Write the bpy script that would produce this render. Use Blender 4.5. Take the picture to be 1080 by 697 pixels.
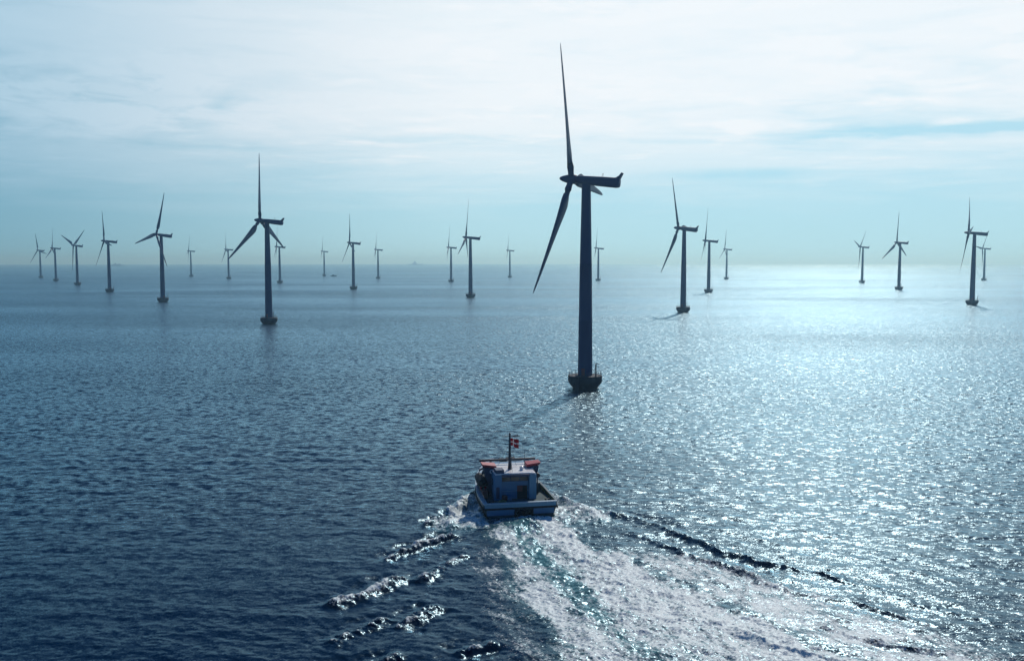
import bpy, math, random
import numpy as np
R = math.radians
S = bpy.context.scene
for o in list(bpy.data.objects): bpy.data.objects.remove(o)
random.seed(7); rng = np.random.default_rng(11)

# ------------------------------------------------------------------ camera
H = 41.0                                     # eye height over the sea, metres
PITCH = math.atan(73.5 / 950.0)
cam_d = bpy.data.cameras.new('camera'); cam = bpy.data.objects.new('camera', cam_d)
S.collection.objects.link(cam); S.camera = cam
cam.location = (0, 0, H); cam.rotation_euler = (math.pi / 2 - PITCH, 0, 0)
cam_d.sensor_width = 36.0; cam_d.lens = 36.0 * 950.0 / 1080.0
cam_d.clip_start = 0.5; cam_d.clip_end = 80000.0

# ------------------------------------------------------------------ light
SUN_EL, SUN_AZ = 36.0, 19.0                  # azimuth: degrees clockwise from +Y (straight ahead)
SUN_DIR = (math.sin(R(SUN_AZ)) * math.cos(R(SUN_EL)), math.cos(R(SUN_AZ)) * math.cos(R(SUN_EL)), math.sin(R(SUN_EL)))
S.view_settings.view_transform = 'Standard'; S.view_settings.look = 'None'
S.view_settings.exposure = 0.0; S.view_settings.gamma = 1.0; S.view_settings.use_curve_mapping = False

sd = bpy.data.lights.new('sun', 'SUN'); sd.energy = 2.6; sd.angle = R(0.9); sd.color = (1.0, 0.93, 0.86)
sun = bpy.data.objects.new('sun', sd); S.collection.objects.link(sun)
sun.rotation_euler = (R(90 - SUN_EL), 0, R(180 - SUN_AZ))

W = bpy.data.worlds.new('World'); S.world = W; W.use_nodes = True
nt = W.node_tree; nt.nodes.clear()


class NG:
    """small helper round a node tree"""
    def __init__(s, tree): s.t = tree
    def n(s, typ, **kw):
        nd = s.t.nodes.new(typ)
        for k, v in kw.items():
            if k.startswith('_'): setattr(nd, k[1:], v)
        return nd
    def set(s, nd, i, v):
        if isinstance(v, bpy.types.NodeSocket): s.t.links.new(v, nd.inputs[i])
        else: nd.inputs[i].default_value = v
    def math(s, op, a, b=0.0, c=None, clamp=False):
        nd = s.n('ShaderNodeMath', _operation=op, _use_clamp=clamp)
        s.set(nd, 0, a); s.set(nd, 1, b)
        if c is not None: s.set(nd, 2, c)
        return nd.outputs[0]
    def vmath(s, op, a, b=None, scale=None):
        nd = s.n('ShaderNodeVectorMath', _operation=op)
        s.set(nd, 0, a)
        if b is not None: s.set(nd, 1, b)
        if scale is not None: s.set(nd, 3, scale)
        return nd.outputs['Value'] if op in ('DOT_PRODUCT', 'LENGTH') else nd.outputs[0]
    def mix(s, f, a, b, blend='MIX'):
        nd = s.n('ShaderNodeMix', _data_type='RGBA', _blend_type=blend)
        s.set(nd, 0, f); s.set(nd, 6, a); s.set(nd, 7, b)
        return nd.outputs[2]
    def step(s, x, lo, hi):                      # smooth ramp 0..1
        nd = s.n('ShaderNodeMapRange', _interpolation_type='SMOOTHSTEP')
        s.set(nd, 0, x); s.set(nd, 1, lo); s.set(nd, 2, hi)
        return nd.outputs[0]
    def noise(s, vec, scale, detail=3.0, rough=0.5, dist=0.0):
        nd = s.n('ShaderNodeTexNoise')
        s.set(nd, 'Vector', vec); s.set(nd, 'Scale', scale); s.set(nd, 'Detail', detail)
        s.set(nd, 'Roughness', rough); s.set(nd, 'Distortion', dist)
        return nd
    def comb(s, x, y, z):
        nd = s.n('ShaderNodeCombineXYZ'); s.set(nd, 0, x); s.set(nd, 1, y); s.set(nd, 2, z); return nd.outputs[0]
    def sep(s, v):
        nd = s.n('ShaderNodeSeparateXYZ'); s.set(nd, 0, v); return nd.outputs


g = NG(nt)
sky = g.n('ShaderNodeTexSky', _sky_type='NISHITA', _sun_disc=False, _sun_elevation=R(SUN_EL), _sun_rotation=R(SUN_AZ),
          _altitude=20.0, _air_density=1.0, _dust_density=1.2, _ozone_density=2.5)
SKY_STRENGTH = 0.085
tc = g.n('ShaderNodeTexCoord'); d = tc.outputs['Generated']
dx, dy, dz = g.sep(d)
el = g.math('MAXIMUM', dz, 0.0)
cosun = g.vmath('DOT_PRODUCT', d, SUN_DIR)
# cloud deck: the direction carried out to a high level sheet, so the bands flatten towards the horizon
inv = g.math('DIVIDE', 1.0, g.math('ADD', el, 0.045))
px = g.math('MULTIPLY', dx, inv); py = g.math('MULTIPLY', dy, inv)
deck = g.comb(g.math('MULTIPLY', px, 0.55), py, 0.0)
n1 = g.noise(deck, 0.42, 6.0, 0.55, 0.6).outputs[0]
n2 = g.noise(g.comb(px, g.math('MULTIPLY', py, 1.25), 4.7), 1.9, 7.0, 0.58, 0.3).outputs[0]
cl = g.math('ADD', g.math('MULTIPLY', n1, 0.72), g.math('MULTIPLY', n2, 0.28))
sunward = g.step(cosun, 0.35, 0.99)
front = g.step(dy, -0.25, 0.70)
over = g.math('SUBTRACT', 1.0, g.step(el, 0.25, 0.35))           # the veil thins out overhead and behind
cover = g.math('MULTIPLY', g.math('MAXIMUM', over, g.math('MULTIPLY', g.step(cosun, 0.95, 1.0), 0.8)), front)
az = g.math('ARCTAN2', dx, dy)
glow = g.math('SUBTRACT', 1.0, g.step(g.math('ABSOLUTE', g.math('SUBTRACT', az, R(SUN_AZ))), 0.33, 0.98))
# clear air: deep blue overhead, pale teal low down in front
clear = g.mix(1.0, sky.outputs[0], (0.09, 0.34, 0.68, 1), 'MULTIPLY')
teal = g.mix(glow, (2.5, 5.2, 6.8, 1), (6.2, 9.6, 10.8, 1))
base = g.mix(g.math('MULTIPLY', cover, 0.85), clear, teal)
# thin high veil lit through by the sun, with whiter wisps and a few clear rifts
high = g.step(g.math('ADD', el, g.math('MULTIPLY', g.math('SUBTRACT', n1, 0.5), 0.08)), 0.035, 0.165)
wisp = g.step(n2, 0.52, 0.72)
rift = g.step(cl, 0.36, 0.50)
mask = g.math('MULTIPLY', g.math('MULTIPLY', high, cover), g.math('ADD', 0.45, g.math('MULTIPLY', rift, 0.50)))
puff = g.noise(g.comb(g.math('MULTIPLY', az, 16.0), g.math('MULTIPLY', el, 52.0), 2.0), 1.0, 7.0, 0.6, 0.5).outputs[0]
def bell(x, c, w): return g.math('POWER', 2.718, g.math('MULTIPLY', g.math('POWER', g.math('DIVIDE', g.math('SUBTRACT', x, c), w), 2.0), -1.0))
pz = g.math('MULTIPLY', bell(el, 0.158, 0.030), g.math('SUBTRACT', 1.0, g.step(az, -0.40, -0.16)))
mask = g.math('ADD', mask, g.math('MULTIPLY', pz, g.math('MULTIPLY', g.math('SUBTRACT', puff, 0.50), 3.4)))
sz = g.math('MULTIPLY', bell(g.math('ADD', el, g.math('MULTIPLY', g.math('SUBTRACT', puff, 0.5), 0.012)), 0.129, 0.0055), g.step(az, 0.20, 0.40))
sz = g.math('ADD', sz, g.math('MULTIPLY', bell(el, 0.092, 0.006), g.math('MULTIPLY', bell(az, 0.25, 0.09), 0.6)))
mask = g.math('SUBTRACT', mask, g.math('MULTIPLY', sz, g.math('ADD', 0.15, g.math('MULTIPLY', puff, 1.1))), clamp=True)
soft = g.noise(g.comb(g.math('MULTIPLY', az, 5.0), g.math('MULTIPLY', el, 46.0), 9.0), 1.0, 5.0, 0.55, 0.4).outputs[0]
mask = g.math('SUBTRACT', mask, g.math('MULTIPLY', g.step(soft, 0.48, 0.70), g.math('MULTIPLY', cover, 0.15)), clamp=True)
mask = g.math('ADD', mask, g.math('MULTIPLY', g.math('MULTIPLY', wisp, cover), g.math('MULTIPLY', g.step(el, 0.03, 0.14), 0.30)), clamp=True)
cloudc = g.mix(glow, (4.5, 7.0, 8.8, 1), (10.4, 11.0, 11.5, 1))
col = g.mix(mask, base, cloudc)
bg = g.n('ShaderNodeBackground'); g.set(bg, 0, col); g.set(bg, 1, SKY_STRENGTH)
wo = g.n('ShaderNodeOutputWorld'); nt.links.new(bg.outputs[0], wo.inputs[0])

S.render.engine = 'CYCLES'
S.cycles.use_denoising = True
S.cycles.max_bounces = 6; S.cycles.volume_bounces = 0
S.cycles.sample_clamp_indirect = 4.0
S.cycles.sample_clamp_direct = 12.0
S.cycles.use_fast_gi = False

# ------------------------------------------------------------------ helpers
RM = 6.37e6
cp, sp = math.cos(PITCH), math.sin(PITCH)


def sea_z(x, y): return -(x * x + y * y) / (2 * RM)      # the sea follows the curve of the earth


def ground(u, v):
    """point of the sea seen at (u, v) of the 1080 x 697 photograph"""
    q = -(v - 348.5) / 950.0; ax = (u - 540.0) / 950.0; ay = cp + q * sp; az = -sp + q * cp
    t = -H / az
    for _ in range(20): t = (sea_z(ax * t, ay * t) - H) / az
    return np.array([ax * t, ay * t])


class MB:
    """collects faces and links them as one mesh object"""
    def __init__(s): s.v = []; s.f = []
    def add(s, vs, fs):
        b = len(s.v); s.v += [tuple(map(float, p)) for p in vs]; s.f += [tuple(b + i for i in f) for f in fs]; return s
    def box(s, x0, x1, y0, y1, z0, z1, taper=1.0):
        cx, cy = (x0 + x1) / 2, (y0 + y1) / 2
        vs = [(x, y, z0) for x, y in ((x0, y0), (x1, y0), (x1, y1), (x0, y1))]
        vs += [(cx + (x - cx) * taper, cy + (y - cy) * taper, z1) for x, y in ((x0, y0), (x1, y0), (x1, y1), (x0, y1))]
        return s.add(vs, [(3, 2, 1, 0), (4, 5, 6, 7), (0, 1, 5, 4), (1, 2, 6, 5), (2, 3, 7, 6), (3, 0, 4, 7)])
    def prism(s, poly, axis, a, b):
        """closed outline extruded along axis 0/1/2 from a to b"""
        n = len(poly); vs = []
        for w in (a, b):
            for p, q in poly:
                c = [p, q]; c.insert(axis, w); vs.append(c)
        return s.add(vs, [tuple(range(n))[::-1], tuple(range(n, 2 * n))] + [(i, (i + 1) % n, n + (i + 1) % n, n + i) for i in range(n)])
    def rings(s, rings, cap=True):
        n = len(rings[0]); vs = [p for r in rings for p in r]; fs = []
        for k in range(len(rings) - 1):
            for i in range(n):
                j = (i + 1) % n; fs.append((k * n + i, k * n + j, (k + 1) * n + j, (k + 1) * n + i))
        if cap: fs += [tuple(range(n))[::-1], tuple((len(rings) - 1) * n + i for i in range(n))]
        return s.add(vs, fs)
    def lathe(s, prof, n=32, c=(0, 0)):
        return s.rings([[(c[0] + r * math.cos(2 * math.pi * i / n), c[1] + r * math.sin(2 * math.pi * i / n), z) for i in range(n)] for r, z in prof])
    def tube(s, pts, r, n=8):
        pts = [np.array(p, float) for p in pts]; rr = r if hasattr(r, '__len__') else [r] * len(pts); rings = []
        for k, p in enumerate(pts):
            t = pts[min(k + 1, len(pts) - 1)] - pts[max(k - 1, 0)]; t /= np.linalg.norm(t)
            a = np.cross(t, (0, 0, 1.0) if abs(t[2]) < .9 else (1.0, 0, 0)); a /= np.linalg.norm(a); b = np.cross(t, a)
            rings.append([p + rr[k] * (a * math.cos(2 * math.pi * i / n) + b * math.sin(2 * math.pi * i / n)) for i in range(n)])
        return s.rings(rings)
    def torus(s, c, r, q, axis=1, n=18, m=8):
        rings = []
        for i in range(n):
            a = 2 * math.pi * i / n; ring = []
            for j in range(m):
                e = 2 * math.pi * j / m; w = r + q * math.cos(e)
                p = [w * math.cos(a), w * math.sin(a)]; p.insert(axis, q * math.sin(e)); ring.append(np.array(c) + p)
            rings.append(ring)
        rings.append(rings[0])
        return s.rings(rings, cap=False)
    def mesh(s, name, mat, smooth=True, ang=35):
        me = bpy.data.meshes.new(name); me.from_pydata(s.v, [], s.f); me.materials.append(mat); me.update()
        import bmesh
        bm = bmesh.new(); bm.from_mesh(me); bmesh.ops.recalc_face_normals(bm, faces=bm.faces)
        if smooth:
            for f in bm.faces: f.smooth = True
            for e in bm.edges:
                if len(e.link_faces) == 2 and e.calc_face_angle(0) > R(ang): e.smooth = False
        bm.to_mesh(me); bm.free()
        return me
    def build(s, name, mat, parent=None, smooth=True, bevel=0.0, label=None):
        o = bpy.data.objects.new(name, s.mesh(name, mat, smooth)); S.collection.objects.link(o)
        if parent: o.parent = parent
        if bevel:
            m = o.modifiers.new('bevel', 'BEVEL'); m.width = bevel; m.segments = 2; m.limit_method = 'ANGLE'
        if label: o['label'] = label
        return o


def empty(name, loc, rz=0.0):
    o = bpy.data.objects.new(name, None); S.collection.objects.link(o); o.location = loc; o.rotation_euler = (0, 0, rz)
    o.empty_display_size = 0.5
    return o


def tag(o, label, cat, group=None):
    o['label'] = label; o['category'] = cat
    if group: o['group'] = group
    return o


def children(o): return [c for c in bpy.data.objects if c.parent == o]


# ------------------------------------------------------------------ materials
def paint(name, c, rough=0.45, metal=0.0, wear=0.25, scale=0.6, dirt=(0.10, 0.08, 0.06), spec=0.5):
    m = bpy.data.materials.new(name); m.use_nodes = True; t = m.node_tree; b = t.nodes['Principled BSDF']; q = NG(t)
    tcn = q.n('ShaderNodeTexCoord').outputs['Object']
    a = q.noise(tcn, scale, 5.0, 0.6).outputs[0]
    stretched = q.vmath('MULTIPLY', tcn, (3.0, 3.0, 0.25))
    st = q.noise(stretched, scale * 1.7, 4.0, 0.6).outputs[0]
    f = q.math('MULTIPLY', q.step(q.math('MULTIPLY', a, st), 0.24, 0.46), wear)
    cc = q.mix(f, (*c, 1), (*dirt, 1)); q.set(b, 'Base Color', cc)
    q.set(b, 'Roughness', q.math('ADD', rough, q.math('MULTIPLY', q.math('SUBTRACT', a, 0.5), 0.3)))
    q.set(b, 'Metallic', metal); b.inputs['Specular IOR Level'].default_value = spec
    return m


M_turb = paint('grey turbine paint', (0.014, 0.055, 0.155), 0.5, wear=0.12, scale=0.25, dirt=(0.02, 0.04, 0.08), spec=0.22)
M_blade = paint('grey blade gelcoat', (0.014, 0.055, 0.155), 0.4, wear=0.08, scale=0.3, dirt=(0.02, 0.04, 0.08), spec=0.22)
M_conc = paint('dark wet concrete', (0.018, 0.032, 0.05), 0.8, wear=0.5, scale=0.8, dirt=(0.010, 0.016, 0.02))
M_rail = paint('weathered rail steel', (0.05, 0.06, 0.08), 0.5, wear=0.3, scale=2)
M_door = paint('dull red door paint', (0.22, 0.06, 0.05), 0.5, wear=0.3, scale=2)

# ------------------------------------------------------------------ haze


def make_haze(density, colr, aniso):
    m = bpy.data.materials.new('sea haze'); m.use_nodes = True; t = m.node_tree
    t.nodes.remove(t.nodes['Principled BSDF'])
    v = t.nodes.new('ShaderNodeVolumePrincipled'); v.inputs['Color'].default_value = (*colr, 1)
    v.inputs['Absorption Color'].default_value = (0.45, 0.80, 1, 1); v.inputs['Density'].default_value = density; v.inputs['Anisotropy'].default_value = aniso
    t.links.new(v.outputs[0], t.nodes['Material Output'].inputs['Volume'])
    o = MB().box(-27500, 27500, -27500, 27500, -61.0, 116).build('haze', m, smooth=False)
    o['kind'] = 'stuff'; o.display_type = 'WIRE'
    return o


make_haze(0.00016, (0.40, 0.75, 1.0), 0.58)

# ------------------------------------------------------------------ the sea
BOAT_P = np.array([1.4, 142.0]); BOAT_YAW = R(11.0)       # middle of the stern on the water; the boat heads a little to port
BHW = 6.0


def vnoise(x, y, seed=0):
    """value noise, -1..1"""
    xi = np.floor(x).astype(np.int64); yi = np.floor(y).astype(np.int64); fx = x - xi; fy = y - yi
    fx = fx * fx * (3 - 2 * fx); fy = fy * fy * (3 - 2 * fy)
    def h(a, b):
        n = (a * 374761393 + b * 668265263 + seed * 974634541) & 0xffffffff
        n = ((n ^ (n >> 13)) * 1274126177) & 0xffffffff
        return ((n ^ (n >> 16)) & 0xffff) / 32767.5 - 1.0
    a = h(xi, yi) * (1 - fx) + h(xi + 1, yi) * fx; b = h(xi, yi + 1) * (1 - fx) + h(xi + 1, yi + 1) * fx
    return a * (1 - fy) + b * fy


def fbm(x, y, seed=0, oct=4):
    s = 0; a = 0.5
    for k in range(oct): s = s + a * vnoise(x * 2 ** k, y * 2 ** k, seed + k * 17); a *= 0.55
    return s


def sstep(x, a, b):
    t = np.clip((x - a) / (b - a), 0, 1); return t * t * (3 - 2 * t)


# wake centre line, from the stern back towards the camera and beyond it (x as a function of y)
WK = np.array([ground(549, 545), ground(566, 575), ground(598, 610), ground(636, 650), ground(690, 697), ground(690, 697) + (7.5, -24), ground(690, 697) + (30, -85)])
WKy = WK[::-1, 1]; WKx = WK[::-1, 0]

# crests thrown out to either side of the wake: picture points along each crest, height, half width, foam
CREST = [
    ([(444, 556), (462, 548), (480, 538), (494, 527)], 0.51, 0.70, 0.89),
    ([(398, 594), (425, 583), (452, 572), (486, 563)], 0.51, 0.77, 0.71),
    ([(340, 642), (375, 630), (405, 619), (430, 606)], 0.70, 0.97, 0.79),
    ([(437, 615), (455, 607), (474, 594), (500, 585)], 0.51, 0.77, 0.65),
    ([(340, 680), (370, 670), (398, 660), (414, 650)], 0.65, 0.93, 0.74),
    ([(418, 665), (432, 654), (462, 637)], 0.56, 0.85, 0.71),
    ([(478, 692), (500, 684), (522, 676)], 0.47, 0.70, 0.56),
    ([(330, 718), (380, 705), (430, 690)], 0.47, 0.85, 0.46),
    ([(612, 532), (634, 538), (662, 545), (692, 553), (722, 566), (764, 580), (806, 594), (850, 604), (886, 611), (918, 619), (960, 635), (1000, 644), (1040, 653), (1100, 672)], 0.29, 0.86, 0.00),
    ([(648, 556), (680, 566), (722, 583), (752, 592), (780, 600), (802, 614), (848, 627), (895, 632), (940, 648), (1010, 668)], 0.26, 0.78, 0.00),
    ([(770, 660), (815, 681), (845, 686), (880, 694), (930, 706)], 0.24, 0.60, 0.00),
    ([(860, 655), (900, 670), (950, 682), (1010, 690)], 0.36, 0.60, 0.00),
]
CREST = [(np.array([ground(*p) for p in c[0]]),) + tuple(c[1:]) for c in CREST]


def poly_dist(x, y, P):
    """signed distance to a polyline and the place along it, 0..1"""
    best = np.full(x.shape, 1e9); sd = np.zeros(x.shape); al = np.zeros(x.shape)
    L = np.r_[0, np.cumsum(np.linalg.norm(np.diff(P, axis=0), axis=1))]
    for k in range(len(P) - 1):
        a, b = P[k], P[k + 1]; e = b - a; l2 = e @ e
        t = np.clip(((x - a[0]) * e[0] + (y - a[1]) * e[1]) / l2, 0, 1)
        ex = x - a[0] - t * e[0]; ey = y - a[1] - t * e[1]; dd = np.hypot(ex, ey); m = dd < best
        best = np.where(m, dd, best); sd = np.where(m, np.sign(e[0] * ey - e[1] * ex) * dd, sd)
        al = np.where(m, (L[k] + t * math.sqrt(l2)) / L[-1], al)
    return sd, al


def sea():
    # rings of points round the foot of the camera: spacing grows with distance, so near waves are real shapes
    rr = [4.0]
    while rr[-1] < 26000:
        r_ = rr[-1]; rr.append(r_ + (1.6 if r_ < 78 else min(max(0.17, r_ * r_ / 39000 * 0.62), 0.02 * r_)))
    rr = np.array(rr)
    fine = np.linspace(-R(41), R(41), 1180); side = np.linspace(R(41), 2 * math.pi - R(41), 64)[1:-1]
    th = np.r_[fine, side]; nr, na = len(rr), len(th)
    Rr, Th = np.meshgrid(rr, th, indexing='ij')
    X = Rr * np.sin(Th); Y = Rr * np.cos(Th); Z = sea_z(X, Y)
    infan = (np.abs((Th + math.pi) % (2 * math.pi) - math.pi) < R(41.2))
    dr = np.gradient(rr)[:, None] * np.ones_like(X)
    dr = np.where(infan, np.maximum(dr, Rr * R(82) / 1180), 1e3)
    # wind sea
    N = 120; lam = np.exp(rng.uniform(math.log(0.75), math.log(11), N)); ang = R(68) + rng.normal(0, R(38), N); ph = rng.uniform(0, 2 * math.pi, N)
    slope = 0.0130 * np.where(lam > 5, (5 / lam) ** 0.9, 1.0) * rng.uniform(0.6, 1.3, N)
    near = np.where(Rr < 1500)
    x, y, dd = X[near], Y[near], dr[near]
    z = np.zeros_like(x); gx = np.zeros_like(x); gy = np.zeros_like(x); kept = np.zeros_like(x)
    gust = np.clip(0.85 + 0.9 * fbm(x / 60, y / 45, 3, 3), .4, 1.5)
    for l, a, p, s_ in zip(lam, ang, ph, slope):
        k = 2 * math.pi / l; w = sstep(l / dd, 2.2, 4.5); A = s_ / k
        if w.max() == 0: continue
        f = k * (x * math.cos(a) + y * math.sin(a)) + p
        z += A * w * np.sin(f) * gust
        c = A * w * np.cos(f) * 0.85 * gust; gx += c * math.cos(a); gy += c * math.sin(a); kept += w * s_ * s_
    lost = 1 - kept / np.sum(slope ** 2)
    foam = np.zeros_like(x); aer = np.zeros_like(x)
    # wake
    cx = np.interp(y, WKy, WKx); s = BOAT_P[1] - y; t = (x - cx) * 0.93
    on = (s > -40) & (s < 120) & (np.abs(t) < 60)
    sc = np.clip(s, 0, 200)
    behind = sstep(s, -0.8, 0.8)
    halfw = np.where(t > 0, 5.2 + 0.30 * sc, 5.2 + 0.10 * sc)
    edge = fbm(x / 3.0, y / 3.0, 5, 4); big = fbm(x / 6.0, y / 6.0, 15, 3)
    ragged = 2.6 * edge + 2.0 * big
    core = sstep(halfw - np.abs(t) + ragged, -1.5, 3.5) * behind
    streak = fbm(t / 0.9, s / 5.0, 9, 4); streak2 = fbm(t / 2.4, s / 14.0, 19, 3)
    arms = np.exp(-((t - (-4.2 - 0.02 * sc)) / (1.8 + .02 * sc)) ** 2) * 0.6 + np.exp(-((t - (5.2 + 0.14 * sc)) / (2.6 + 0.09 * sc)) ** 2) * 1.15
    mid = np.exp(-((t + 1.0 - .02 * sc) / 1.9) ** 2)
    dens = core * (0.68 + 0.25 * arms + 0.26 * streak + 0.22 * streak2 + 0.20 * big - 0.27 * mid * sstep(70 - s, 0, 45)) * (1.0 - 0.0012 * sc)
    dens = np.maximum(dens, behind * 0.85 * np.exp(-(s / 2.2) ** 2) * sstep(6.4 - np.abs(t), 0, 1.0))
    # right of the wake, a wide field of thinning froth
    t2 = t - halfw
    dens = np.maximum(dens, behind * sstep(s, 6, 26) * sstep(15 + .16 * sc - t2, 0, 15) * sstep(t2, -3, 1) * (0.66 + 0.34 * edge + .22 * streak))
    t3 = -t - halfw
    dens = np.maximum(dens, behind * sstep(s, 4, 20) * sstep(7 - t3, 0, 7) * sstep(t3, -3, 0) * (0.44 + 0.34 * edge))
    # bow wave foam along both sides of the hull
    bx = (x - BOAT_P[0]) * math.cos(BOAT_YAW) + (y - BOAT_P[1]) * math.sin(BOAT_YAW)
    by = -(x - BOAT_P[0]) * math.sin(BOAT_YAW) + (y - BOAT_P[1]) * math.cos(BOAT_YAW)
    hw = 6.0 * np.clip(1 - (by / 23.0).clip(0, 1) ** 2.4, 0, 1)
    out = np.abs(bx) - hw
    wid = np.clip(1.4 + 0.42 * (19 - by), 0, 9)
    side_f = sstep(out, -1.0, 0.0) * sstep(wid - out + 2.2 * edge, 0, 2.0) * sstep(by, -9, -2) * sstep(20 - by, 0, 3)
    dens = np.maximum(dens, side_f * (0.66 + 0.3 * edge))
    hump = np.exp(-((out - 0.62 * wid) / 1.1) ** 2) * sstep(by, -8, 0) * sstep(21 - by, 0, 5) * 0.55
    aer = np.clip(np.maximum(core * np.exp(-sc / 110) * (0.55 + 0.5 * mid + .25 * streak2), 0.5 * side_f), 0, 1)
    foam = np.where(on, np.clip(dens, 0, 1), 0); aer = np.where(on, aer, 0)
    churn = np.clip(np.maximum(core, side_f * .8), 0, 1) * on
    z += churn * (0.42 * fbm(x / 1.7, y / 1.7, 21, 4) + 0.22 * fbm(x / .7, y / .7, 33, 3)) * (0.5 + 0.8 * np.exp(-sc / 25)) + np.where(on, hump, 0)
    z += on * behind * 0.45 * np.exp(-((s - 3.2) / 2.0) ** 2) * np.exp(-(t / 4.5) ** 2) * (1 + .5 * edge)
    for fu in ((617, 409), (283.8, 341.6), (720.4, 329.3), (172, 318.5), (1025, 321.5)):
        fp = ground(*fu); rr_ = np.hypot(x - fp[0], y - fp[1])
        foam = np.maximum(foam, 0.62 * np.exp(-((rr_ - 4.1) / 0.9) ** 2) * np.clip(0.8 + 0.9 * edge, 0, 1))
    sel = np.where((Rr[near] < 330))[0]
    xs, ys = x[sel], y[sel]
    wob = 0.9 * fbm(xs / 3.1, ys / 3.1, 51, 4); br = fbm(xs / 2.2, ys / 2.2, 61, 3); cut = fbm(xs / 0.8, ys / 0.8, 71, 3); lump = fbm(xs / 9.0, ys / 9.0, 83, 2)
    for P, h, w, fo in CREST:
        sd_, al = poly_dist(xs, ys, P); sd_ = sd_ + wob
        end = sstep(al, 0.0, 0.15) * sstep(1 - al, 0.0, 0.15)
        amp = h * end * np.clip((1.0 if fo else 0.95) + (1.1 if fo else 1.15) * lump, 0.0, 1.6) * np.clip(1 + (0.8 if fo else .5) * br + 0.4 * cut, .1, 2)
        prof = np.exp(-(sd_ / w) ** 2) - 0.45 * np.exp(-((sd_ - 2.4 * w) / (1.5 * w)) ** 2) - 0.45 * np.exp(-((sd_ + 2.4 * w) / (1.5 * w)) ** 2)
        z[sel] += amp * prof * (np.abs(sd_) < 9 * w)
        if fo: foam[sel] = np.maximum(foam[sel], fo * end * np.exp(-(sd_ / (1.15 * w)) ** 2) * np.clip(0.74 + 1.0 * br + 0.9 * cut + 0.4 * lump, 0, 1))
        z[sel] += 0.25 * cut * end * np.exp(-(sd_ / (1.6 * w)) ** 2) * (1 if fo else 0.5)
    # little scattered whitecap flecks
    # hull pushes the water aside: keep the surface under the hull below its deck
    inside = (by > -0.3) & (by < 23) & (out < -0.5)
    z = np.where(inside, np.minimum(z, -0.3), z)
    X[near] += gx; Y[near] += gy; Z[near] += z
    LOD = np.ones_like(X); FO = np.zeros_like(X); AE = np.zeros_like(X); WS = np.zeros_like(X); WT = np.zeros_like(X)
    LOD[near] = lost; FO[near] = foam; AE[near] = aer; WS[near] = s; WT[near] = t
    co = np.stack([X, Y, Z], -1).reshape(-1, 3); co = np.vstack([co, [[0, 0, 0]]])
    i, j = np.meshgrid(np.arange(nr - 1), np.arange(na), indexing='ij'); j2 = (j + 1) % na
    quads = np.stack([i * na + j, (i + 1) * na + j, (i + 1) * na + j2, i * na + j2], -1).reshape(-1, 4)[:, ::-1]
    tj = np.arange(na); tris = np.stack([np.full(na, nr * na), tj, (tj + 1) % na], -1)[:, ::-1]
    me = bpy.data.meshes.new('sea'); me.vertices.add(len(co)); me.vertices.foreach_set('co', co.astype(np.float32).ravel())
    nl = quads.size + tris.size; me.loops.add(nl); me.loops.foreach_set('vertex_index', np.r_[quads.ravel(), tris.ravel()].astype(np.int32))
    npol = len(quads) + len(tris); me.polygons.add(npol)
    me.polygons.foreach_set('loop_start', np.r_[np.arange(len(quads)) * 4, quads.size + np.arange(len(tris)) * 3].astype(np.int32))
    me.polygons.foreach_set('use_smooth', np.ones(npol, bool))
    me.update(calc_edges=True); me.validate()
    for nm, arr in (('lod', LOD), ('foam', FO), ('aerated', AE), ('along_wake', WS), ('across_wake', WT)):
        at = me.attributes.new(nm, 'FLOAT', 'POINT'); at.data.foreach_set('value', np.r_[arr.ravel(), 0].astype(np.float32))
    nz = np.zeros(3)
    o = bpy.data.objects.new('sea', me); S.collection.objects.link(o); o['kind'] = 'structure'
    return o


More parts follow.
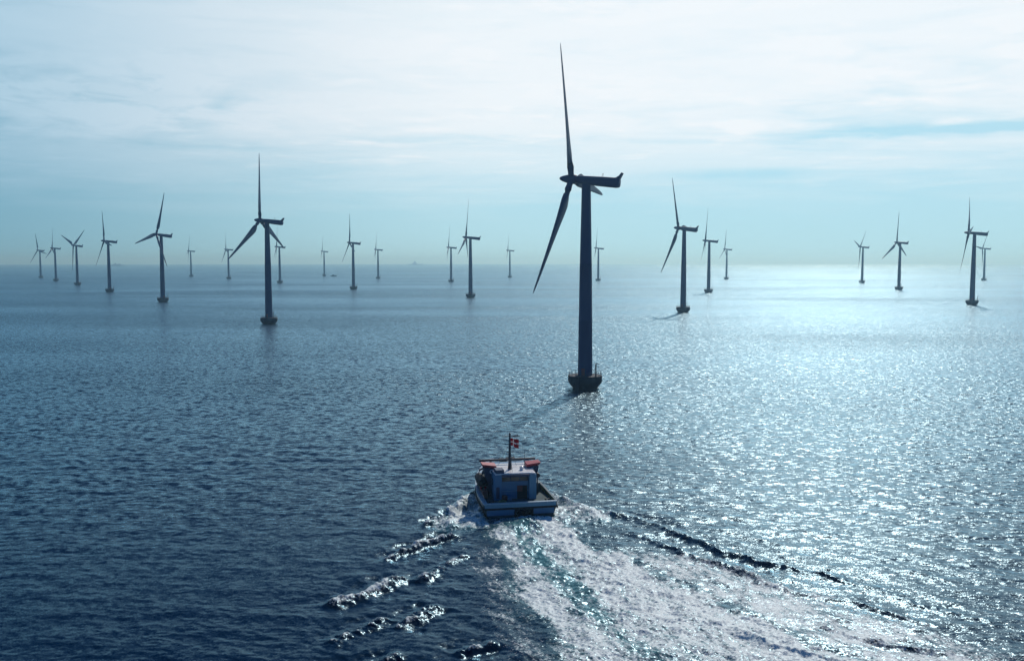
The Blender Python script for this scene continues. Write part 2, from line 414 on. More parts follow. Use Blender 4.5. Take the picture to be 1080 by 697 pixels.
def sea_material():
    m = bpy.data.materials.new('sea water'); m.use_nodes = True; t = m.node_tree; b = t.nodes['Principled BSDF']; q = NG(t)
    P = q.n('ShaderNodeNewGeometry').outputs['Position']; N = q.n('ShaderNodeNewGeometry').outputs['Normal']
    def att(nm):
        a = q.n('ShaderNodeAttribute'); a.attribute_name = nm; return a.outputs['Fac']
    lod, foam, aer = att('lod'), att('foam'), att('aerated')
    # ripples too small for the mesh: slopes taken from noise, crests drawn out across the wind
    rot = q.n('ShaderNodeMapping'); q.set(rot, 'Vector', P); rot.inputs['Rotation'].default_value = (0, 0, R(-12)); rot.inputs['Scale'].default_value = (0.55, 1.0, 1.0)
    V = rot.outputs[0]
    def slope(scale, detail):
        c = q.noise(V, scale, detail, 0.55).outputs['Color']
        return q.vmath('SUBTRACT', c, (0.5, 0.5, 0.5))
    s1 = q.vmath('SCALE', slope(1.9, 3.0), scale=0.60)
    s2 = q.vmath('SCALE', slope(1.1, 2.5), scale=q.math('MULTIPLY', lod, 2.3))
    # wide lanes of calmer and rougher water
    lane = q.noise(q.vmath('MULTIPLY', P, (0.0016, 0.0060, 0.0)), 1.0, 4.0, 0.55).outputs[0]
    lane = q.math('ADD', 0.50, q.math('MULTIPLY', q.step(lane, 0.33, 0.67), 0.75))
    s0 = q.vmath('SCALE', slope(8.5, 2.0), scale=0.85)
    sl = q.vmath('SCALE', q.vmath('ADD', q.vmath('ADD', s1, s2), s0), scale=lane)
    sl = q.vmath('MULTIPLY', sl, (1.1, 1.0, 0.0))
    nrm = q.vmath('NORMALIZE', q.vmath('ADD', N, sl))
    body = q.n('ShaderNodeBsdfDiffuse'); q.set(body, 0, q.mix(aer, (0.0, 0.013, 0.036, 1), (0.10, 0.28, 0.28, 1))); q.set(body, 2, nrm)
    gl = q.n('ShaderNodeBsdfGlossy'); q.set(gl, 0, (0.52, 0.74, 0.86, 1)); q.set(gl, 'Roughness', 0.23); q.set(gl, 'Normal', nrm)
    fr = q.n('ShaderNodeFresnel'); q.set(fr, 0, 1.333); q.set(fr, 'Normal', nrm)
    wat = q.n('ShaderNodeMixShader'); q.set(wat, 0, fr.outputs[0]); t.links.new(body.outputs[0], wat.inputs[1]); t.links.new(gl.outputs[0], wat.inputs[2])
    t.nodes.remove(b)
    # foam: froth broken up at several sizes
    f1 = q.noise(q.vmath('MULTIPLY', P, (1.0, 0.8, 1.0)), 1.1, 6.0, 0.62, 0.8).outputs[0]
    f2 = q.noise(P, 4.2, 4.0, 0.65).outputs[0]
    vor = q.n('ShaderNodeTexVoronoi', _feature='DISTANCE_TO_EDGE'); q.set(vor, 'Vector', q.vmath('ADD', P, q.vmath('SCALE', q.noise(P, 0.9, 3.0).outputs['Color'], scale=1.1))); q.set(vor, 'Scale', 0.95)
    web = q.math('SUBTRACT', 0.30, vor.outputs['Distance'])
    flow = q.comb(q.math('MULTIPLY', att('across_wake'), 1.9), q.math('MULTIPLY', att('along_wake'), 0.42), 0.0)
    f3 = q.noise(flow, 1.0, 5.0, 0.62, 0.5).outputs[0]
    f1 = q.math('ADD', q.math('MULTIPLY', f1, 0.45), q.math('MULTIPLY', f3, 0.55))
    pat = q.math('ADD', q.math('MULTIPLY', q.math('SUBTRACT', q.math('ADD', q.math('MULTIPLY', f1, 0.58), q.math('MULTIPLY', f2, 0.42)), 0.5), 2.5), q.math('ADD', 0.5, q.math('MULTIPLY', web, 0.35)))
    mask = q.step(q.math('ADD', pat, q.math('MULTIPLY', foam, 0.87)), 0.90, 1.28)
    mask = q.math('MULTIPLY', mask, q.math('MULTIPLY', q.step(foam, 0.02, 0.15), 0.92))
    fb = q.n('ShaderNodeBsdfPrincipled'); q.set(fb, 'Base Color', (0.76, 0.87, 0.86, 1)); q.set(fb, 'Roughness', 0.6)
    fs = q.vmath('SCALE', q.vmath('SUBTRACT', q.noise(P, 3.2, 4.0, 0.65).outputs['Color'], (0.5, 0.5, 0.5)), scale=2.0)
    q.set(fb, 'Normal', q.vmath('NORMALIZE', q.vmath('ADD', N, q.vmath('MULTIPLY', fs, (1, 1, 0)))))
    mx = q.n('ShaderNodeMixShader'); q.set(mx, 0, mask); t.links.new(wat.outputs[0], mx.inputs[1]); t.links.new(fb.outputs[0], mx.inputs[2])
    t.links.new(mx.outputs[0], t.nodes['Material Output'].inputs['Surface'])
    return m


SEA = sea(); SEA.data.materials.append(sea_material())

# ------------------------------------------------------------------ wind turbines
HH, RB, OV, TAIL, TILT, CONE = 66.5, 43.0, 5.0, 11.0, R(5.5), R(1.0)


def frame_of():
    """rotor frame in turbine space: the nose points along -X"""
    h = np.array([-1.0, 0, 0]); z = np.array([0, 0, 1.0])
    a = h * math.cos(TILT) + z * math.sin(TILT); up = z * math.cos(TILT) - h * math.sin(TILT)
    return a, up, np.cross(up, a)


def blade_mesh():
    """blade along +Z, leading edge towards +X, wind side towards +Y"""
    b = MB(); rings = []
    st = [(0.0, 1.9, 1.0, 0), (0.03, 1.9, 1.0, 0), (0.07, 2.1, .85, 17), (0.12, 2.7, .5, 16), (0.18, 3.15, .34, 13), (0.25, 3.0, .27, 10.5), (0.35, 2.6, .23, 7.5),
          (0.5, 2.05, .2, 4.5), (0.65, 1.6, .18, 2.5), (0.8, 1.2, .17, 1), (0.9, .92, .16, 0), (0.96, .66, .16, -.5), (0.99, .36, .16, -.5), (1.0, .10, .2, -.5)]
    for u, c, th, tw in st:
        zz = 1.2 + u * (RB - 1.2); tw = R(tw * 0.4 + 4); e_ = min(1, max(0, (u - .04) / .16)); c = c * (1.0 + .42 * e_ * e_ * (3 - 2 * e_)); th = min(1.0, th * 1.15); n = 20; ring = []
        for i in range(n):
            e = 2 * math.pi * i / n
            if th > .9: x, y = c / 2 * math.cos(e), c / 2 * math.sin(e)
            else:
                xc = 0.5 * (1 + math.cos(e)); yt = 5 * th * (0.2969 * math.sqrt(xc) - .126 * xc - .3516 * xc ** 2 + .2843 * xc ** 3 - .1036 * xc ** 4)
                x, y = (0.30 - xc) * c, (yt if e < math.pi else -yt * .75) * c
            ring.append((x * math.cos(tw) - y * math.sin(tw), x * math.sin(tw) + y * math.cos(tw) + 0.45 * u ** 2.2, zz))
        rings.append(ring)
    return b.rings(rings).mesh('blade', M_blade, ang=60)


def sect(xc, zc, hw, hh, p=3.2, n=24):
    pts = []
    for i in range(n):
        e = 2 * math.pi * i / n; c, s_ = math.cos(e), math.sin(e)
        pts.append((xc, hw * abs(c) ** (2 / p) * (1 if c >= 0 else -1), zc + hh * abs(s_) ** (2 / p) * (1 if s_ >= 0 else -1)))
    return pts


def tilt_pts(mb):
    """turn a shape built along X by the nacelle tilt, about the tower head"""
    c, s_ = math.cos(TILT), math.sin(TILT)
    mb.v = [(x * c + (z) * s_, y, HH - x * s_ + z * c) for x, y, z in mb.v]
    return mb


def turbine_meshes():
    ms = {}
    ms['foundation'] = MB().lathe([(3.2, -6), (3.6, -0.4), (4.1, 0.3), (4.8, 1.1), (5.3, 1.8), (5.5, 2.5), (5.5, 4.0), (5.35, 4.15), (2.3, 4.2)], 36).mesh('foundation', M_conc, ang=40)
    tw = MB().lathe([(2.35, 4.1), (2.34, 6), (2.18, 22), (2.2, 22.05), (2.17, 22.15), (1.95, 40), (1.97, 40.05), (1.93, 40.15), (1.45, HH - 2.2), (1.45, HH - 1.2)], 32)
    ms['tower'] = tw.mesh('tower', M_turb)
    rl = MB()
    for i in range(20):
        a = 2 * math.pi * i / 20; c, s_ = 5.25 * math.cos(a), 5.25 * math.sin(a)
        rl.tube([(c, s_, 4.0), (c, s_, 5.3)], 0.05, 6)
    for zz in (4.7, 5.3): rl.torus((0, 0, zz), 5.25, 0.045, axis=2, n=40, m=6)
    ms['railing'] = rl.mesh('railing', M_rail)
    ms['davit_crane'] = MB().tube([(4.2, -2.2, 4.1), (4.2, -2.2, 8.2)], 0.22, 10).tube([(4.2, -2.2, 8.1), (4.9, -2.9, 8.5), (5.6, -3.5, 8.3)], 0.12, 8).mesh('davit_crane', M_rail)
    ld = MB()
    for w in (-0.35, 0.35): ld.tube([(w - 1.0, -5.75, -1.5), (w - 1.0, -5.62, 5.2)], 0.09, 8)
    for k in range(16): ld.tube([(-1.35, -5.74, -1 + k * .38), (-.65, -5.74, -1 + k * .38)], 0.035, 6)
    ms['ladder'] = ld.mesh('ladder', M_rail)
    dr_ = MB()
    rings = []
    for zz in (4.25, 6.6):
        rings.append([(2.40 * math.sin(a), -2.40 * math.cos(a), zz) for a in np.linspace(-.23, .23, 6)] + [(2.30 * math.sin(a), -2.30 * math.cos(a), zz) for a in np.linspace(.23, -.23, 6)])
    ms['door'] = dr_.rings(rings).mesh('door', M_door)
    nc = MB().rings([sect(-OV + 1.5, 0.05, 1.0, 1.0, 2), sect(-OV + 2.0, 0.05, 1.2, 1.15, 2.2), sect(-2.0, 0.0, 1.35, 1.3, 2.6), sect(1.0, -.06, 1.5, 1.42), sect(5.0, -.12, 1.6, 1.54, 3.4),
                     sect(9.8, -.18, 1.62, 1.62, 3.6), sect(10.7, -.18, 1.45, 1.45, 3.4), sect(11.0, -.18, 1.2, 1.2, 3)])
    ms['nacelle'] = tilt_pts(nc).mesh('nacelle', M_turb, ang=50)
    fin = MB().prism([(9.2, 1.3), (10.9, 1.0), (11.75, 2.95), (11.4, 3.1), (10.6, 2.0), (9.9, 1.5)], 1, -0.9, 0.9)
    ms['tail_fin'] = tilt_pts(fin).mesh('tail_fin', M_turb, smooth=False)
    an = MB().tube([(5.2, 0.6, 1.4), (5.2, 0.6, 2.6)], 0.05, 6).tube([(5.2, -.6, 1.4), (5.2, -.6, 2.4)], 0.05, 6).tube([(5.2, -.6, 2.35), (5.2, .6, 2.35)], 0.04, 6)
    ms['wind_sensor'] = tilt_pts(an).mesh('wind_sensor', M_rail)
    sp_ = MB().rings([sect(-OV - 4.0, 0, .12, .12, 2), sect(-OV - 3.75, 0, .45, .45, 2), sect(-OV - 3.0, 0, .85, .85, 2), sect(-OV - 1.6, 0, 1.25, 1.25, 2), sect(-OV, 0, 1.5, 1.5, 2), sect(-OV + 1.4, 0, 1.5, 1.5, 2), sect(-OV + 1.7, 0, 1.3, 1.3, 2)])
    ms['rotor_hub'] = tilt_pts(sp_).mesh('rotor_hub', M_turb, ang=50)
    ms['blade'] = blade_mesh()
    return ms


TM = turbine_meshes()
TA, TU, TS = frame_of()
HUB = np.array([0, 0, HH]) + TA * OV
import mathutils


def blade_matrix(phi):
    d = (math.cos(phi) * TU + math.sin(phi) * TS) * math.cos(CONE) + TA * math.sin(CONE)
    y = TA - d * (TA @ d); y /= np.linalg.norm(y); x = np.cross(y, d)
    m = mathutils.Matrix(((x[0], y[0], d[0], HUB[0]), (x[1], y[1], d[1], HUB[1]), (x[2], y[2], d[2], HUB[2]), (0, 0, 0, 1)))
    return m


GRP = 'wind turbines standing in rows in the sea'
# foot on the sea (picture point), yaw off screen-left, blade angle, label
TURB = [
    ((43.1, 293), -57, 102, 'small pale wind turbine with wide open blades, first from the left edge'),
    ((59.1, 296.4), -12, 0, 'small blue wind turbine, one blade straight up, second from the left edge of the photo'),
    ((81.9, 300.8), -54, 54, 'wind turbine whose blades stand in a Y, two up and one hanging straight down'),
    ((115.8, 308), -39, 99, 'wind turbine beside the distant low ferry on the horizon, fourth from the left edge'),
    ((172, 318.5), -48, 18, 'dark wind turbine with one blade stretched out sideways and its tower crossed by another blade'),
    ((201.7, 291.8), -24, 18, 'small faint wind turbine, nearly edge-on, standing alone between two much larger ones'),
    ((241.3, 294.3), -6, 15, 'small wind turbine partly met by the slanting blade of the second largest turbine'),
    ((283.8, 341.6), 12, 6, 'second largest wind turbine, dark, blades spread like an upside-down Y'),
    ((295.3, 298.6), -12, 117, 'small wind turbine just behind the second largest one, crossed by its short blade'),
    ((342.1, 291.2), -15, 3, 'tiny pale wind turbine with a small dark boat on the water next to it'),
    ((372.9, 305.2), -24, 108, 'mid-sized blue wind turbine between two tiny pale turbines, one blade slanting down'),
    ((398.9, 294), -6, 117, 'small pale wind turbine on the far side of the little dark boat and mid-sized turbine'),
    ((475.8, 297.5), -3, 111, 'small pale wind turbine just left of a taller dark one, near the faint pale ship'),
    ((496.3, 313.9), 6, 117, 'mid-sized dark blue wind turbine directly above the work boat, paired with a smaller one'),
    ((537.7, 292.7), 0, 114, 'tiny pale wind turbine standing near the long lowered blade of the largest turbine'),
    ((617, 409), 21, 27, 'largest wind turbine, nearly black, standing in the water just beyond the work boat'),
    ((630.9, 296.3), 3, 117, 'tiny pale blue wind turbine close beside the tower of the largest turbine'),
    ((720.4, 329.3), 33, 27, 'tall dark blue wind turbine first in the three-turbine row right of the largest one'),
    ((747.2, 308.6), 9, 114, 'middle wind turbine of the three-turbine row that shrinks towards the bright horizon'),
    ((766.1, 294.7), 0, 0, 'smallest and last wind turbine of the three-turbine row beside the sun glitter'),
    ((909.1, 298.4), 36, 75, 'small wind turbine with Y-shaped blades standing in the white sun glitter'),
    ((947.9, 305.8), 48, 3, 'wind turbine in the white sun glitter with blades spread like an upside-down Y'),
    ((1025, 321.5), 21, 84, 'large dark blue wind turbine at the right end, a smaller one peeking out behind it'),
    ((1037.6, 296), 45, 84, 'small wind turbine half behind a large dark one at the right edge of the photo'),
]


def place(o, parent=None, kind=None):
    S.collection.objects.link(o)
    if parent: o.parent = parent
    return o


proto = None
for (uv, psi, phi, label) in TURB:
    gxy = ground(*uv)
    if proto is None:
        root = empty('wind_turbine', (0, 0, 0))
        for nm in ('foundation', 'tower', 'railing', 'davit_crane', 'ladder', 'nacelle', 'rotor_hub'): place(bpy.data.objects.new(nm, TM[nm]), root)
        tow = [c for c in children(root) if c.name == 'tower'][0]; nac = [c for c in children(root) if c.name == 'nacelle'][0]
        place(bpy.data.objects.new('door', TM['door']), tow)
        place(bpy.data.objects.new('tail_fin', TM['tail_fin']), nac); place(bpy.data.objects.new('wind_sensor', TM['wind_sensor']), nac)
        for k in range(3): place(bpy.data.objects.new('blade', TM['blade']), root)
        proto = root
    else:
        root = proto.copy(); S.collection.objects.link(root)
        for ch in children(proto):
            c = ch.copy(); place(c, root)
            for gc in children(ch): place(gc.copy(), c)
    root.location = (gxy[0], gxy[1], sea_z(*gxy)); root.rotation_euler = (0, 0, -R(psi))
    k = 0
    for c in children(root):
        if c.name.split('.')[0] == 'blade': c.matrix_local = blade_matrix(R(phi) + k * 2 * math.pi / 3); k += 1
    tag(root, label, 'wind turbine', GRP)

# ------------------------------------------------------------------ the work boat (x to starboard, y forward, z up, stern at y = 0)
B_hull = paint('dark green hull paint', (0.02, 0.07, 0.085), 0.35, wear=0.35, scale=0.8, dirt=(0.05, 0.05, 0.04))
B_boot = paint('red brown bottom paint', (0.12, 0.03, 0.03), 0.6, wear=0.3)
B_pale = paint('pale blue topside paint', (0.15, 0.33, 0.45), 0.4, wear=0.25, scale=1.2, dirt=(0.16, 0.18, 0.18))
B_blue = paint('mid blue deckhouse paint', (0.05, 0.21, 0.37), 0.4, wear=0.2, scale=1.0)
B_dark = paint('dark blue deckhouse paint', (0.02, 0.045, 0.11), 0.45, wear=0.2, scale=1.0)
B_white = paint('white roof paint', (0.85, 0.85, 0.83), 0.28, wear=0.10, scale=1.0, dirt=(0.45, 0.42, 0.38))
B_red = paint('red bridge paint', (0.42, 0.02, 0.04), 0.5, wear=0.15, scale=1.5)
B_deck = paint('grey green deck paint', (0.05, 0.10, 0.11), 0.85, wear=0.5, scale=0.9)
B_olive = paint('olive bulwark paint', (0.16, 0.17, 0.05), 0.55, wear=0.3, scale=1.2)
B_cap = paint('worn pale capping paint', (0.36, 0.50, 0.58), 0.4, wear=0.35, scale=1.2, dirt=(0.16, 0.18, 0.18))
B_rub = paint('black rubber', (0.018, 0.018, 0.02), 0.8, wear=0.2)
B_steel = paint('dark mast steel', (0.045, 0.055, 0.07), 0.45, wear=0.2)
B_wood = paint('rusty hatch paint', (0.20, 0.045, 0.04), 0.6, wear=0.5, scale=1.5)
B_glass = bpy.data.materials.new('dark window glass'); B_glass.use_nodes = True
_b = B_glass.node_tree.nodes['Principled BSDF']; _b.inputs['Base Color'].default_value = (0.01, 0.015, 0.025, 1); _b.inputs['Roughness'].default_value = 0.06
_q = NG(B_glass.node_tree); _q.set(_b, 'Roughness', _q.math('MULTIPLY', _q.noise(_q.n('ShaderNodeTexCoord').outputs['Object'], 2.0).outputs[0], 0.16))

boat = empty('work_boat', (BOAT_P[0], BOAT_P[1], 0.0), BOAT_YAW)
tag(boat, 'dark green work boat with white roof and red bridge corners, trailing a foaming wake', 'boat')
BL = 24.0


def half_w(y, z):
    """half beam of the hull at height z"""
    f = max(0.0, 1 - max(0.0, (y - 2) / (BL - 2)) ** 2.6) ** 0.75
    fl = 0.80 + 0.20 * min(1, max(0, (z + 1.2) / 3.0))
    bowfine = 1 - 0.45 * max(0, (y - 12) / 12) * (1 - min(1, max(0, (z + 1) / 3.2)))
    return max(0.04, 6.05 * f * fl * bowfine)


def sheer(y): return 1.75 + 1.7 * max(0, (y - 8) / 16) ** 1.8


def hull_ring(y):
    zs = [-1.5, -0.9, -0.2, 0.5, 1.1, None]; L = []
    for z in zs:
        zz = sheer(y) if z is None else z
        L.append((half_w(y, zz) * (0.55 if z == -1.5 else 1), y, zz))
    return L + [(-x, yy, z) for x, yy, z in reversed(L)]


ys = [0, 1, 3, 6, 9, 12, 15, 17.5, 19.5, 21, 22.3, 23.2, 23.8]
MB().rings([hull_ring(y) for y in ys]).build('hull', B_hull, boat)
hull = children(boat)[-1]


def strip(name, mat, y0, y1, z0f, z1f, th, sides=(1, -1), parent=boat, push=0.0, n=22):
    for sd_ in sides:
        rings = []
        for y in np.linspace(y0, y1, n):
            z0, z1 = z0f(y), z1f(y); w0, w1 = half_w(y, sheer(y)) + push, half_w(y, sheer(y)) + push
            rings.append([(sd_ * (w0 - th), y, z0), (sd_ * w0, y, z0), (sd_ * w1, y, z1), (sd_ * (w1 - th), y, z1)])
        MB().rings(rings).build(name, mat, parent)


def bul(y): return sheer(y) + 0.55 + 0.5 * min(1.0, max(0.0, (y - 5.0) / 8.0))
# bulwarks with pale capping, the starboard one olive on its inner side
strip('bulwark', B_hull, 0.25, 23.3, lambda y: sheer(y) - 0.02, bul, 0.16, (-1,))
strip('bulwark', B_olive, 0.25, 23.3, lambda y: sheer(y) - 0.02, bul, 0.16, (1,))
strip('cap_rail', B_cap, 0.3, 23.3, lambda y: bul(y) - 0.01, lambda y: bul(y) + 0.13, 0.75, (-1,), push=0.1)
strip('cap_rail', B_hull, 0.3, 23.3, lambda y: bul(y) - 0.01, lambda y: bul(y) + 0.13, 0.36, (1,), push=0.08)
strip('rubbing_strake', B_rub, 0.0, 23.2, lambda y: sheer(y) - 0.55, lambda y: sheer(y) - 0.25, 0.22, push=0.16)
# stern: pale board, dark strake under it, pale lower transom, dark recess with tyre fenders at the water
MB().box(-5.85, 5.85, -0.06, 0.22, 1.62, 2.26).build('stern_board', B_pale, boat, bevel=0.03)
MB().box(-6.02, 6.02, -0.20, 0.36, 2.24, 2.40).build('stern_rail', B_cap, boat, bevel=0.03)
MB().box(-6.0, 6.0, -0.16, 0.02, 1.32, 1.60).build('stern_strake', B_rub, boat, bevel=0.04)
MB().box(-5.5, 5.5, -0.055, 0.02, 0.42, 1.30).build('transom_panel', B_blue, boat, bevel=0.02)
MB().box(-1.0, 2.1, -0.10, -0.02, 0.10, 1.28).build('stern_recess', B_rub, boat)
for fx in (-0.55, 0.35, 1.3):
    MB().torus((fx, -0.32, 0.72 + 0.06 * math.sin(fx * 9)), 0.40, 0.17, axis=1).build('tyre_fender', B_rub, boat)
# working deck
rings = []
for y in np.linspace(0.2, 22.6, 18):
    w = half_w(y, sheer(y)) - 0.12; rings.append([(-w, y, sheer(y) - 0.10), (w, y, sheer(y) - 0.10), (w, y, sheer(y) + 0.04), (-w, y, sheer(y) + 0.04)])
MB().rings(rings).build('deck', B_deck, boat)

# deckhouse with two tall corner posts, a recessed rear wall and a band of windows
house = MB().box(-3.5, 3.3, 4.6, 14.0, 1.7, 5.9).build('deckhouse', B_blue, boat, bevel=0.06)
MB().box(-3.65, -2.35, 3.9, 5.2, 1.75, 5.95).build('corner_post', B_blue, house, bevel=0.05)
MB().box(2.25, 3.45, 3.9, 5.2, 1.75, 5.95).build('corner_post', B_pale, house, bevel=0.05)
MB().box(-2.36, 2.26, 3.7, 4.7, 5.62, 6.02).build('roof_overhang', B_dark, house, bevel=0.04)
for x0, x1 in ((-2.2, -.85), (-.7, .65), (.8, 2.15)):
    w = MB().box(x0, x1, 4.52, 4.62, 4.80, 5.52).build('window', B_glass, house)
    fr = MB()
    for a, b_, c, d_ in ((x0 - .07, x1 + .07, 4.73, 4.80), (x0 - .07, x1 + .07, 5.52, 5.59), (x0 - .07, x0, 4.80, 5.52), (x1, x1 + .07, 4.80, 5.52)): fr.box(a, b_, 4.48, 4.61, c, d_)
    fr.build('frame', B_dark, w)
MB().box(-2.3, 2.2, 4.50, 4.62, 3.05, 3.20).build('ledge', B_pale, house)
MB().box(-3.30, -2.75, 3.84, 3.92, 2.1, 4.0).build('door', B_dark, house, bevel=0.02)
MB().box(0.35, 2.0, 4.46, 4.61, 1.8, 3.95).build('hatch', B_rub, house)
MB().box(0.30, 1.2, 4.40, 4.46, 3.0, 4.0).build('hatch_flap', B_wood, house)
for x, z in ((-1.9, 2.3), (-1.1, 2.2)): MB().box(x - .35, x + .35, 3.6, 4.3, 1.8, z + .25).build('deck_box', B_wood if x < -1.5 else B_blue, boat, bevel=0.04)
for y in (6.2, 8.4, 10.6, 12.6):
    for sx in (-3.54, 3.30):
        MB().box(sx, sx + .05, y - .55, y + .55, 3.9, 4.9).build('window', B_glass, house)
# bridge on top: white flat roof, dark side pillars flaring outwards, red corner fascias, dark visor along the front
MB().box(-3.45, 3.3, 4.0, 11.4, 5.96, 6.2).build('roof', B_white, boat, bevel=0.05)
for sx in (-1, 1):
    ox = -0.1
    p = MB().add([(ox + sx * 2.5, 7.2, 1.8), (ox + sx * 3.75, 7.2, 1.8), (ox + sx * 4.7, 7.2, 6.5), (ox + sx * 2.7, 7.2, 6.5),
                  (ox + sx * 2.5, 9.0, 1.8), (ox + sx * 3.75, 9.0, 1.8), (ox + sx * 4.7, 9.0, 6.5), (ox + sx * 2.7, 9.0, 6.5)],
                 [(0, 1, 2, 3), (7, 6, 5, 4), (0, 4, 5, 1), (1, 5, 6, 2), (2, 6, 7, 3), (3, 7, 4, 0)])
    p.build('wing_bracket', B_dark, boat)
    q_ = MB().add([(ox + sx * 2.55, 7.0, 6.45), (ox + sx * 4.75, 7.0, 6.75), (ox + sx * 5.0, 7.0, 7.15), (ox + sx * 2.6, 7.0, 6.82),
                   (ox + sx * 2.55, 9.2, 6.30), (ox + sx * 4.75, 9.2, 6.45), (ox + sx * 5.0, 9.2, 7.15), (ox + sx * 2.6, 9.2, 6.95)],
                  [(0, 1, 2, 3), (7, 6, 5, 4), (0, 4, 5, 1), (1, 5, 6, 2), (2, 6, 7, 3), (3, 7, 4, 0)])
    q_.build('bridge_wing', B_red, boat, bevel=0.05)
    MB().torus((ox + sx * 3.4, 7.05, 5.9), 0.28, 0.09, axis=1).build('lifebuoy', B_white, boat)
MB().box(-5.0, 4.8, 10.9, 11.3, 6.75, 7.1).build('visor', B_steel, boat, bevel=0.05)
# mast with two yards, radar bar, whip aerial
mx, my = -0.45, 7.0
mast = MB().tube([(mx, my, 6.15), (mx, my, 7.4), (mx, my, 12.1)], [0.36, 0.24, 0.14], 10).build('mast', B_steel, boat)
MB().tube([(mx - 1.3, my, 11.75), (mx + 1.7, my, 11.75)], 0.09, 8).tube([(mx + 1.3, my, 11.75), (mx + 1.3, my, 12.1)], 0.06, 6).build('yard', B_steel, mast)
MB().tube([(mx - .6, my, 9.1), (mx + .7, my, 9.1)], 0.05, 8).build('yard', B_steel, mast)
MB().box(mx - .75, mx + .75, my - .5, my - .3, 8.15, 8.35).build('radar_bar', B_steel, mast, bevel=0.03)
MB().lathe([(0.05, 11.9), (.16, 12.0), (.18, 12.25), (.05, 12.35)], 12, (mx, my)).build('mast_light', B_steel, mast)
st_ = MB()
for ex, ey in ((-1.6, 9.5), (1.6, 9.5), (0.0, 4.6)): st_.tube([(mx, my, 10.6), (mx + ex, my + ey - 7.0 + 0, 6.25)], 0.025, 5)
st_.build('stay', B_steel, mast)
MB().tube([(2.2, 7.6, 6.15), (2.2, 7.6, 9.0)], [0.05, 0.03], 6).build('whip_aerial', B_steel, boat)
MB().lathe([(.32, 6.2), (.34, 6.5), (.30, 6.75), (.12, 6.85)], 14, (1.4, 6.2)).build('vent_cowl', B_white, boat)
MB().box(-3.3, -1.9, 4.2, 6.2, 6.2, 6.75).build('roof_locker', B_dark, boat, bevel=0.06)
# port side: davit with a dark rescue raft bundle; starboard: searchlight and lockers
dv = MB().tube([(-5.3, 7.6, 1.8), (-5.35, 7.6, 4.6), (-5.0, 7.6, 5.5), (-4.2, 7.6, 5.8)], 0.17, 8).tube([(-5.3, 10.4, 1.8), (-5.35, 10.4, 4.6), (-5.0, 10.4, 5.5), (-4.2, 10.4, 5.8)], 0.17, 8).build('davit', B_steel, boat)
rb = MB().tube([(-4.9, 6.3, 4.0), (-5.0, 6.8, 4.0), (-5.05, 9.0, 4.05), (-5.0, 11.2, 4.1), (-4.9, 11.8, 4.15)], [.25, .75, .85, .75, .2], 14).build('rescue_raft', B_rub, boat)
MB().torus((-5.0, 6.75, 3.3), 0.42, 0.13, axis=1).build('lifebuoy', B_red, boat)
MB().box(-5.4, -4.5, 5.2, 6.1, 1.8, 3.2).build('deck_box', B_wood, boat, bevel=0.05)
MB().tube([(4.2, 6.6, 1.8), (4.2, 6.6, 4.9)], 0.10, 8).build('light_post', B_steel, boat)
MB().tube([(4.2, 6.1, 5.1), (4.2, 6.9, 5.2)], [0.40, 0.32], 14).build('searchlight', B_steel, boat)
MB().box(3.9, 5.0, 8.0, 11.0, 1.8, 3.4).build('locker', B_hull, boat, bevel=0.05)
rail = MB()
for y in np.arange(1.0, 9.0, 1.3): rail.tube([(-half_w(y, 2) + .3, y, bul(y)), (-half_w(y, 2) + .3, y, bul(y) + 0.9)], 0.035, 6)
rail.tube([(-half_w(y, 2) + .3, y, bul(y) + 0.9) for y in np.arange(1.0, 9.0, 1.3)], 0.035, 6)
rail.build('side_rail', B_steel, boat)
for bx_ in (-4.6, 4.6):
    for k in (-.25, .25): MB().lathe([(.14, 1.78), (.14, 2.35), (.2, 2.4), (.2, 2.5)], 12, (bx_ + k, 1.1)).build('bollard', B_rub, boat)
MB().torus((-2.6, 1.9, 1.95), .55, .14, axis=2).torus((-2.6, 1.9, 2.18), .48, .13, axis=2).build('rope_coil', B_olive, boat)

# flag: red with a white cross, waving from the mast to starboard
def flag_mat():
    m = bpy.data.materials.new('flag cloth'); m.use_nodes = True; t = m.node_tree; b = t.nodes['Principled BSDF']; q = NG(t)
    u = q.n('ShaderNodeAttribute'); u.attribute_name = 'weave'; X, Y, _z = q.sep(u.outputs['Vector'])
    vert = q.math('LESS_THAN', q.math('ABSOLUTE', q.math('SUBTRACT', X, 0.36)), 0.055)
    hor = q.math('LESS_THAN', q.math('ABSOLUTE', q.math('SUBTRACT', Y, 0.5)), 0.075)
    cr = q.math('MAXIMUM', vert, hor)
    q.set(b, 'Base Color', q.mix(cr, (0.50, 0.015, 0.035, 1), (0.78, 0.76, 0.74, 1))); q.set(b, 'Roughness', 0.8)
    tr = q.n('ShaderNodeBsdfTranslucent'); q.set(tr, 0, q.mix(cr, (0.5, 0.015, 0.03, 1), (0.78, 0.76, 0.74, 1)))
    mx_ = q.n('ShaderNodeMixShader'); q.set(mx_, 0, 0.35); t.links.new(b.outputs[0], mx_.inputs[1]); t.links.new(tr.outputs[0], mx_.inputs[2])
    t.links.new(mx_.outputs[0], t.nodes['Material Output'].inputs['Surface'])
    return m


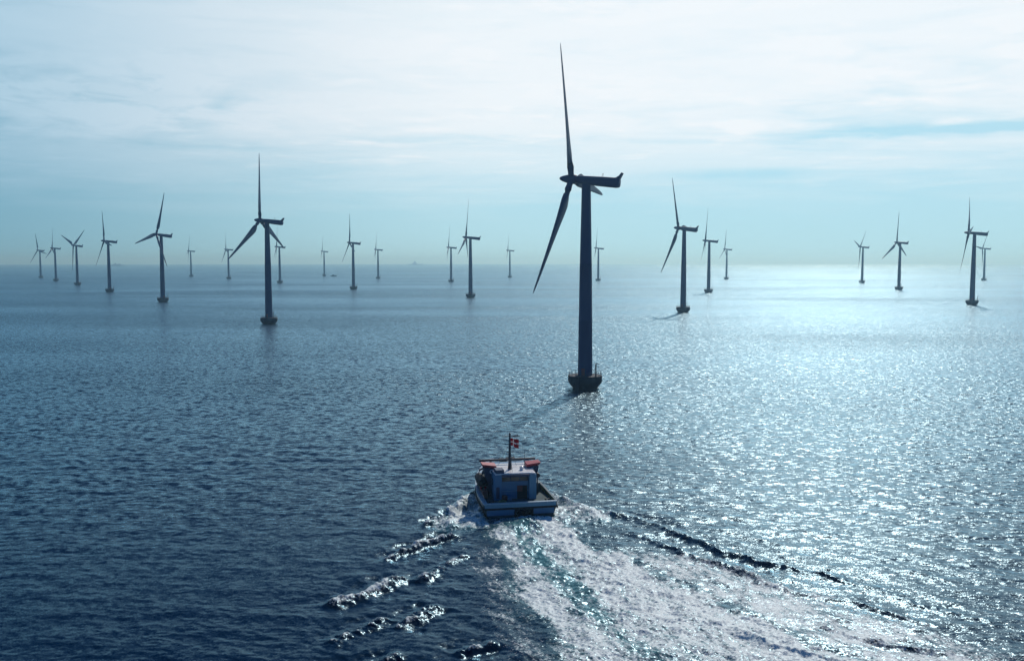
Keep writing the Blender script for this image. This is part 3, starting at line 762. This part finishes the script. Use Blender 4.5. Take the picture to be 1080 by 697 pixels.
nu, nv = 22, 12; vs = []; uv_ = []; FL, FHt = 1.8, 1.3
for a in range(nu):
    for b_ in range(nv):
        u, v = a / (nu - 1), b_ / (nv - 1)
        wv = 0.34 * u ** .7 * math.sin(7.5 * u + 1.6 * v + .4)
        vs.append((FL * u * 0.78, wv + 0.35 * u, -FHt + FHt * v - 0.62 * u ** 1.5 * (1 - .4 * v) + .05 * math.sin(7 * u))); uv_.append((u, v, 0))
fs = [(a * nv + b_, (a + 1) * nv + b_, (a + 1) * nv + b_ + 1, a * nv + b_ + 1) for a in range(nu - 1) for b_ in range(nv - 1)]
fme = bpy.data.meshes.new('flag'); fme.from_pydata(vs, [], fs); fme.materials.append(flag_mat())
fa = fme.attributes.new('weave', 'FLOAT_VECTOR', 'POINT'); fa.data.foreach_set('vector', np.array(uv_, np.float32).ravel())
for p in fme.polygons: p.use_smooth = True
flag = bpy.data.objects.new('flag', fme); S.collection.objects.link(flag)
sol = flag.modifiers.new('cloth', 'SOLIDIFY'); sol.thickness = 0.015
cyw, syw = math.cos(BOAT_YAW), math.sin(BOAT_YAW)
flag.location = (BOAT_P[0] + (mx + .1) * cyw - my * syw, BOAT_P[1] + (mx + .1) * syw + my * cyw, 11.45)
tag(flag, 'red flag with a white cross waving from the mast of the work boat', 'flag')

# ------------------------------------------------------------------ far vessels
F_hull = paint('far ship hull paint', (0.06, 0.09, 0.12), 0.5, wear=0.2, scale=0.05)
F_top = paint('far ship upperworks paint', (0.16, 0.20, 0.22), 0.5, wear=0.2, scale=0.05)


def ship(name, uv, L, yaw, label, style):
    gx_, gy_ = ground(*uv); r_ = empty(name, (gx_, gy_, sea_z(gx_, gy_)), R(yaw)); tag(r_, label, 'ship')
    B = L * 0.075; rings = []
    for u in np.linspace(-.5, .5, 13):
        w = B * max(.06, 1 - max(0, (abs(u) - .3) / .2) ** 2); zt = L * (.06 + .03 * max(0, u - .35) * 6)
        rings.append([(u * L, -w * .8, -L * .02), (u * L, w * .8, -L * .02), (u * L, w, zt), (u * L, -w, zt)])
    MB().rings(rings).build('hull', F_hull, r_)
    if style == 'ferry':
        sup = MB().box(-.40 * L, .30 * L, -B * .85, B * .85, L * .06, L * .115).box(-.32 * L, .22 * L, -B * .75, B * .75, L * .115, L * .15).build('superstructure', F_top, r_)
        MB().box(.12 * L, .2 * L, -B * .8, B * .8, L * .15, L * .18).build('wheelhouse', F_top, sup)
        MB().box(-.2 * L, -.12 * L, -B * .3, B * .3, L * .15, L * .22, .8).build('funnel', F_hull, sup)
    else:
        sup = MB().box(-.2 * L, .12 * L, -B * .8, B * .8, L * .06, L * .14, .9).box(-.1 * L, .05 * L, -B * .6, B * .6, L * .14, L * .20, .9).build('superstructure', F_top, r_)
        MB().box(-.06 * L, .0 * L, -B * .25, B * .25, L * .20, L * .27, .8).build('funnel', F_hull, sup)
    MB().tube([(.2 * L, 0, L * .06), (.2 * L, 0, L * .2)], L * .006, 6).build('mast', F_hull, r_)
    return r_


ship('ferry', (124, 280.6), 118, 4, 'long low blue-grey ferry, very faint, on the horizon among the turbines', 'ferry')
ship('cargo_ship', (438, 279.6), 172, -6, 'faint pale cargo ship with stepped upperworks, on the horizon in the gap between turbines', 'cargo')
gx_, gy_ = ground(351.8, 291.6)
fb = empty('fishing_boat', (gx_, gy_, 0), R(5)); tag(fb, 'small low dark fishing boat on the open water near a tiny pale turbine', 'boat')
rings = []
for u in np.linspace(-.5, .5, 11):
    w = 2.2 * max(.05, 1 - max(0, (u + .1) / .6) ** 2.2); rings.append([(u * 16, -w * .7, -.8), (u * 16, w * .7, -.8), (u * 16, w, 2.0 + 1.2 * max(0, u)), (u * 16, -w, 2.0 + 1.2 * max(0, u))])
MB().rings(rings).build('hull', F_hull, fb)
MB().box(-3.5, 1.5, -1.4, 1.4, 2.0, 4.6, .92).build('cabin', F_hull, fb)
MB().tube([(1.8, 0, 2), (1.8, 0, 7.0)], .12, 6).build('mast', F_hull, fb)
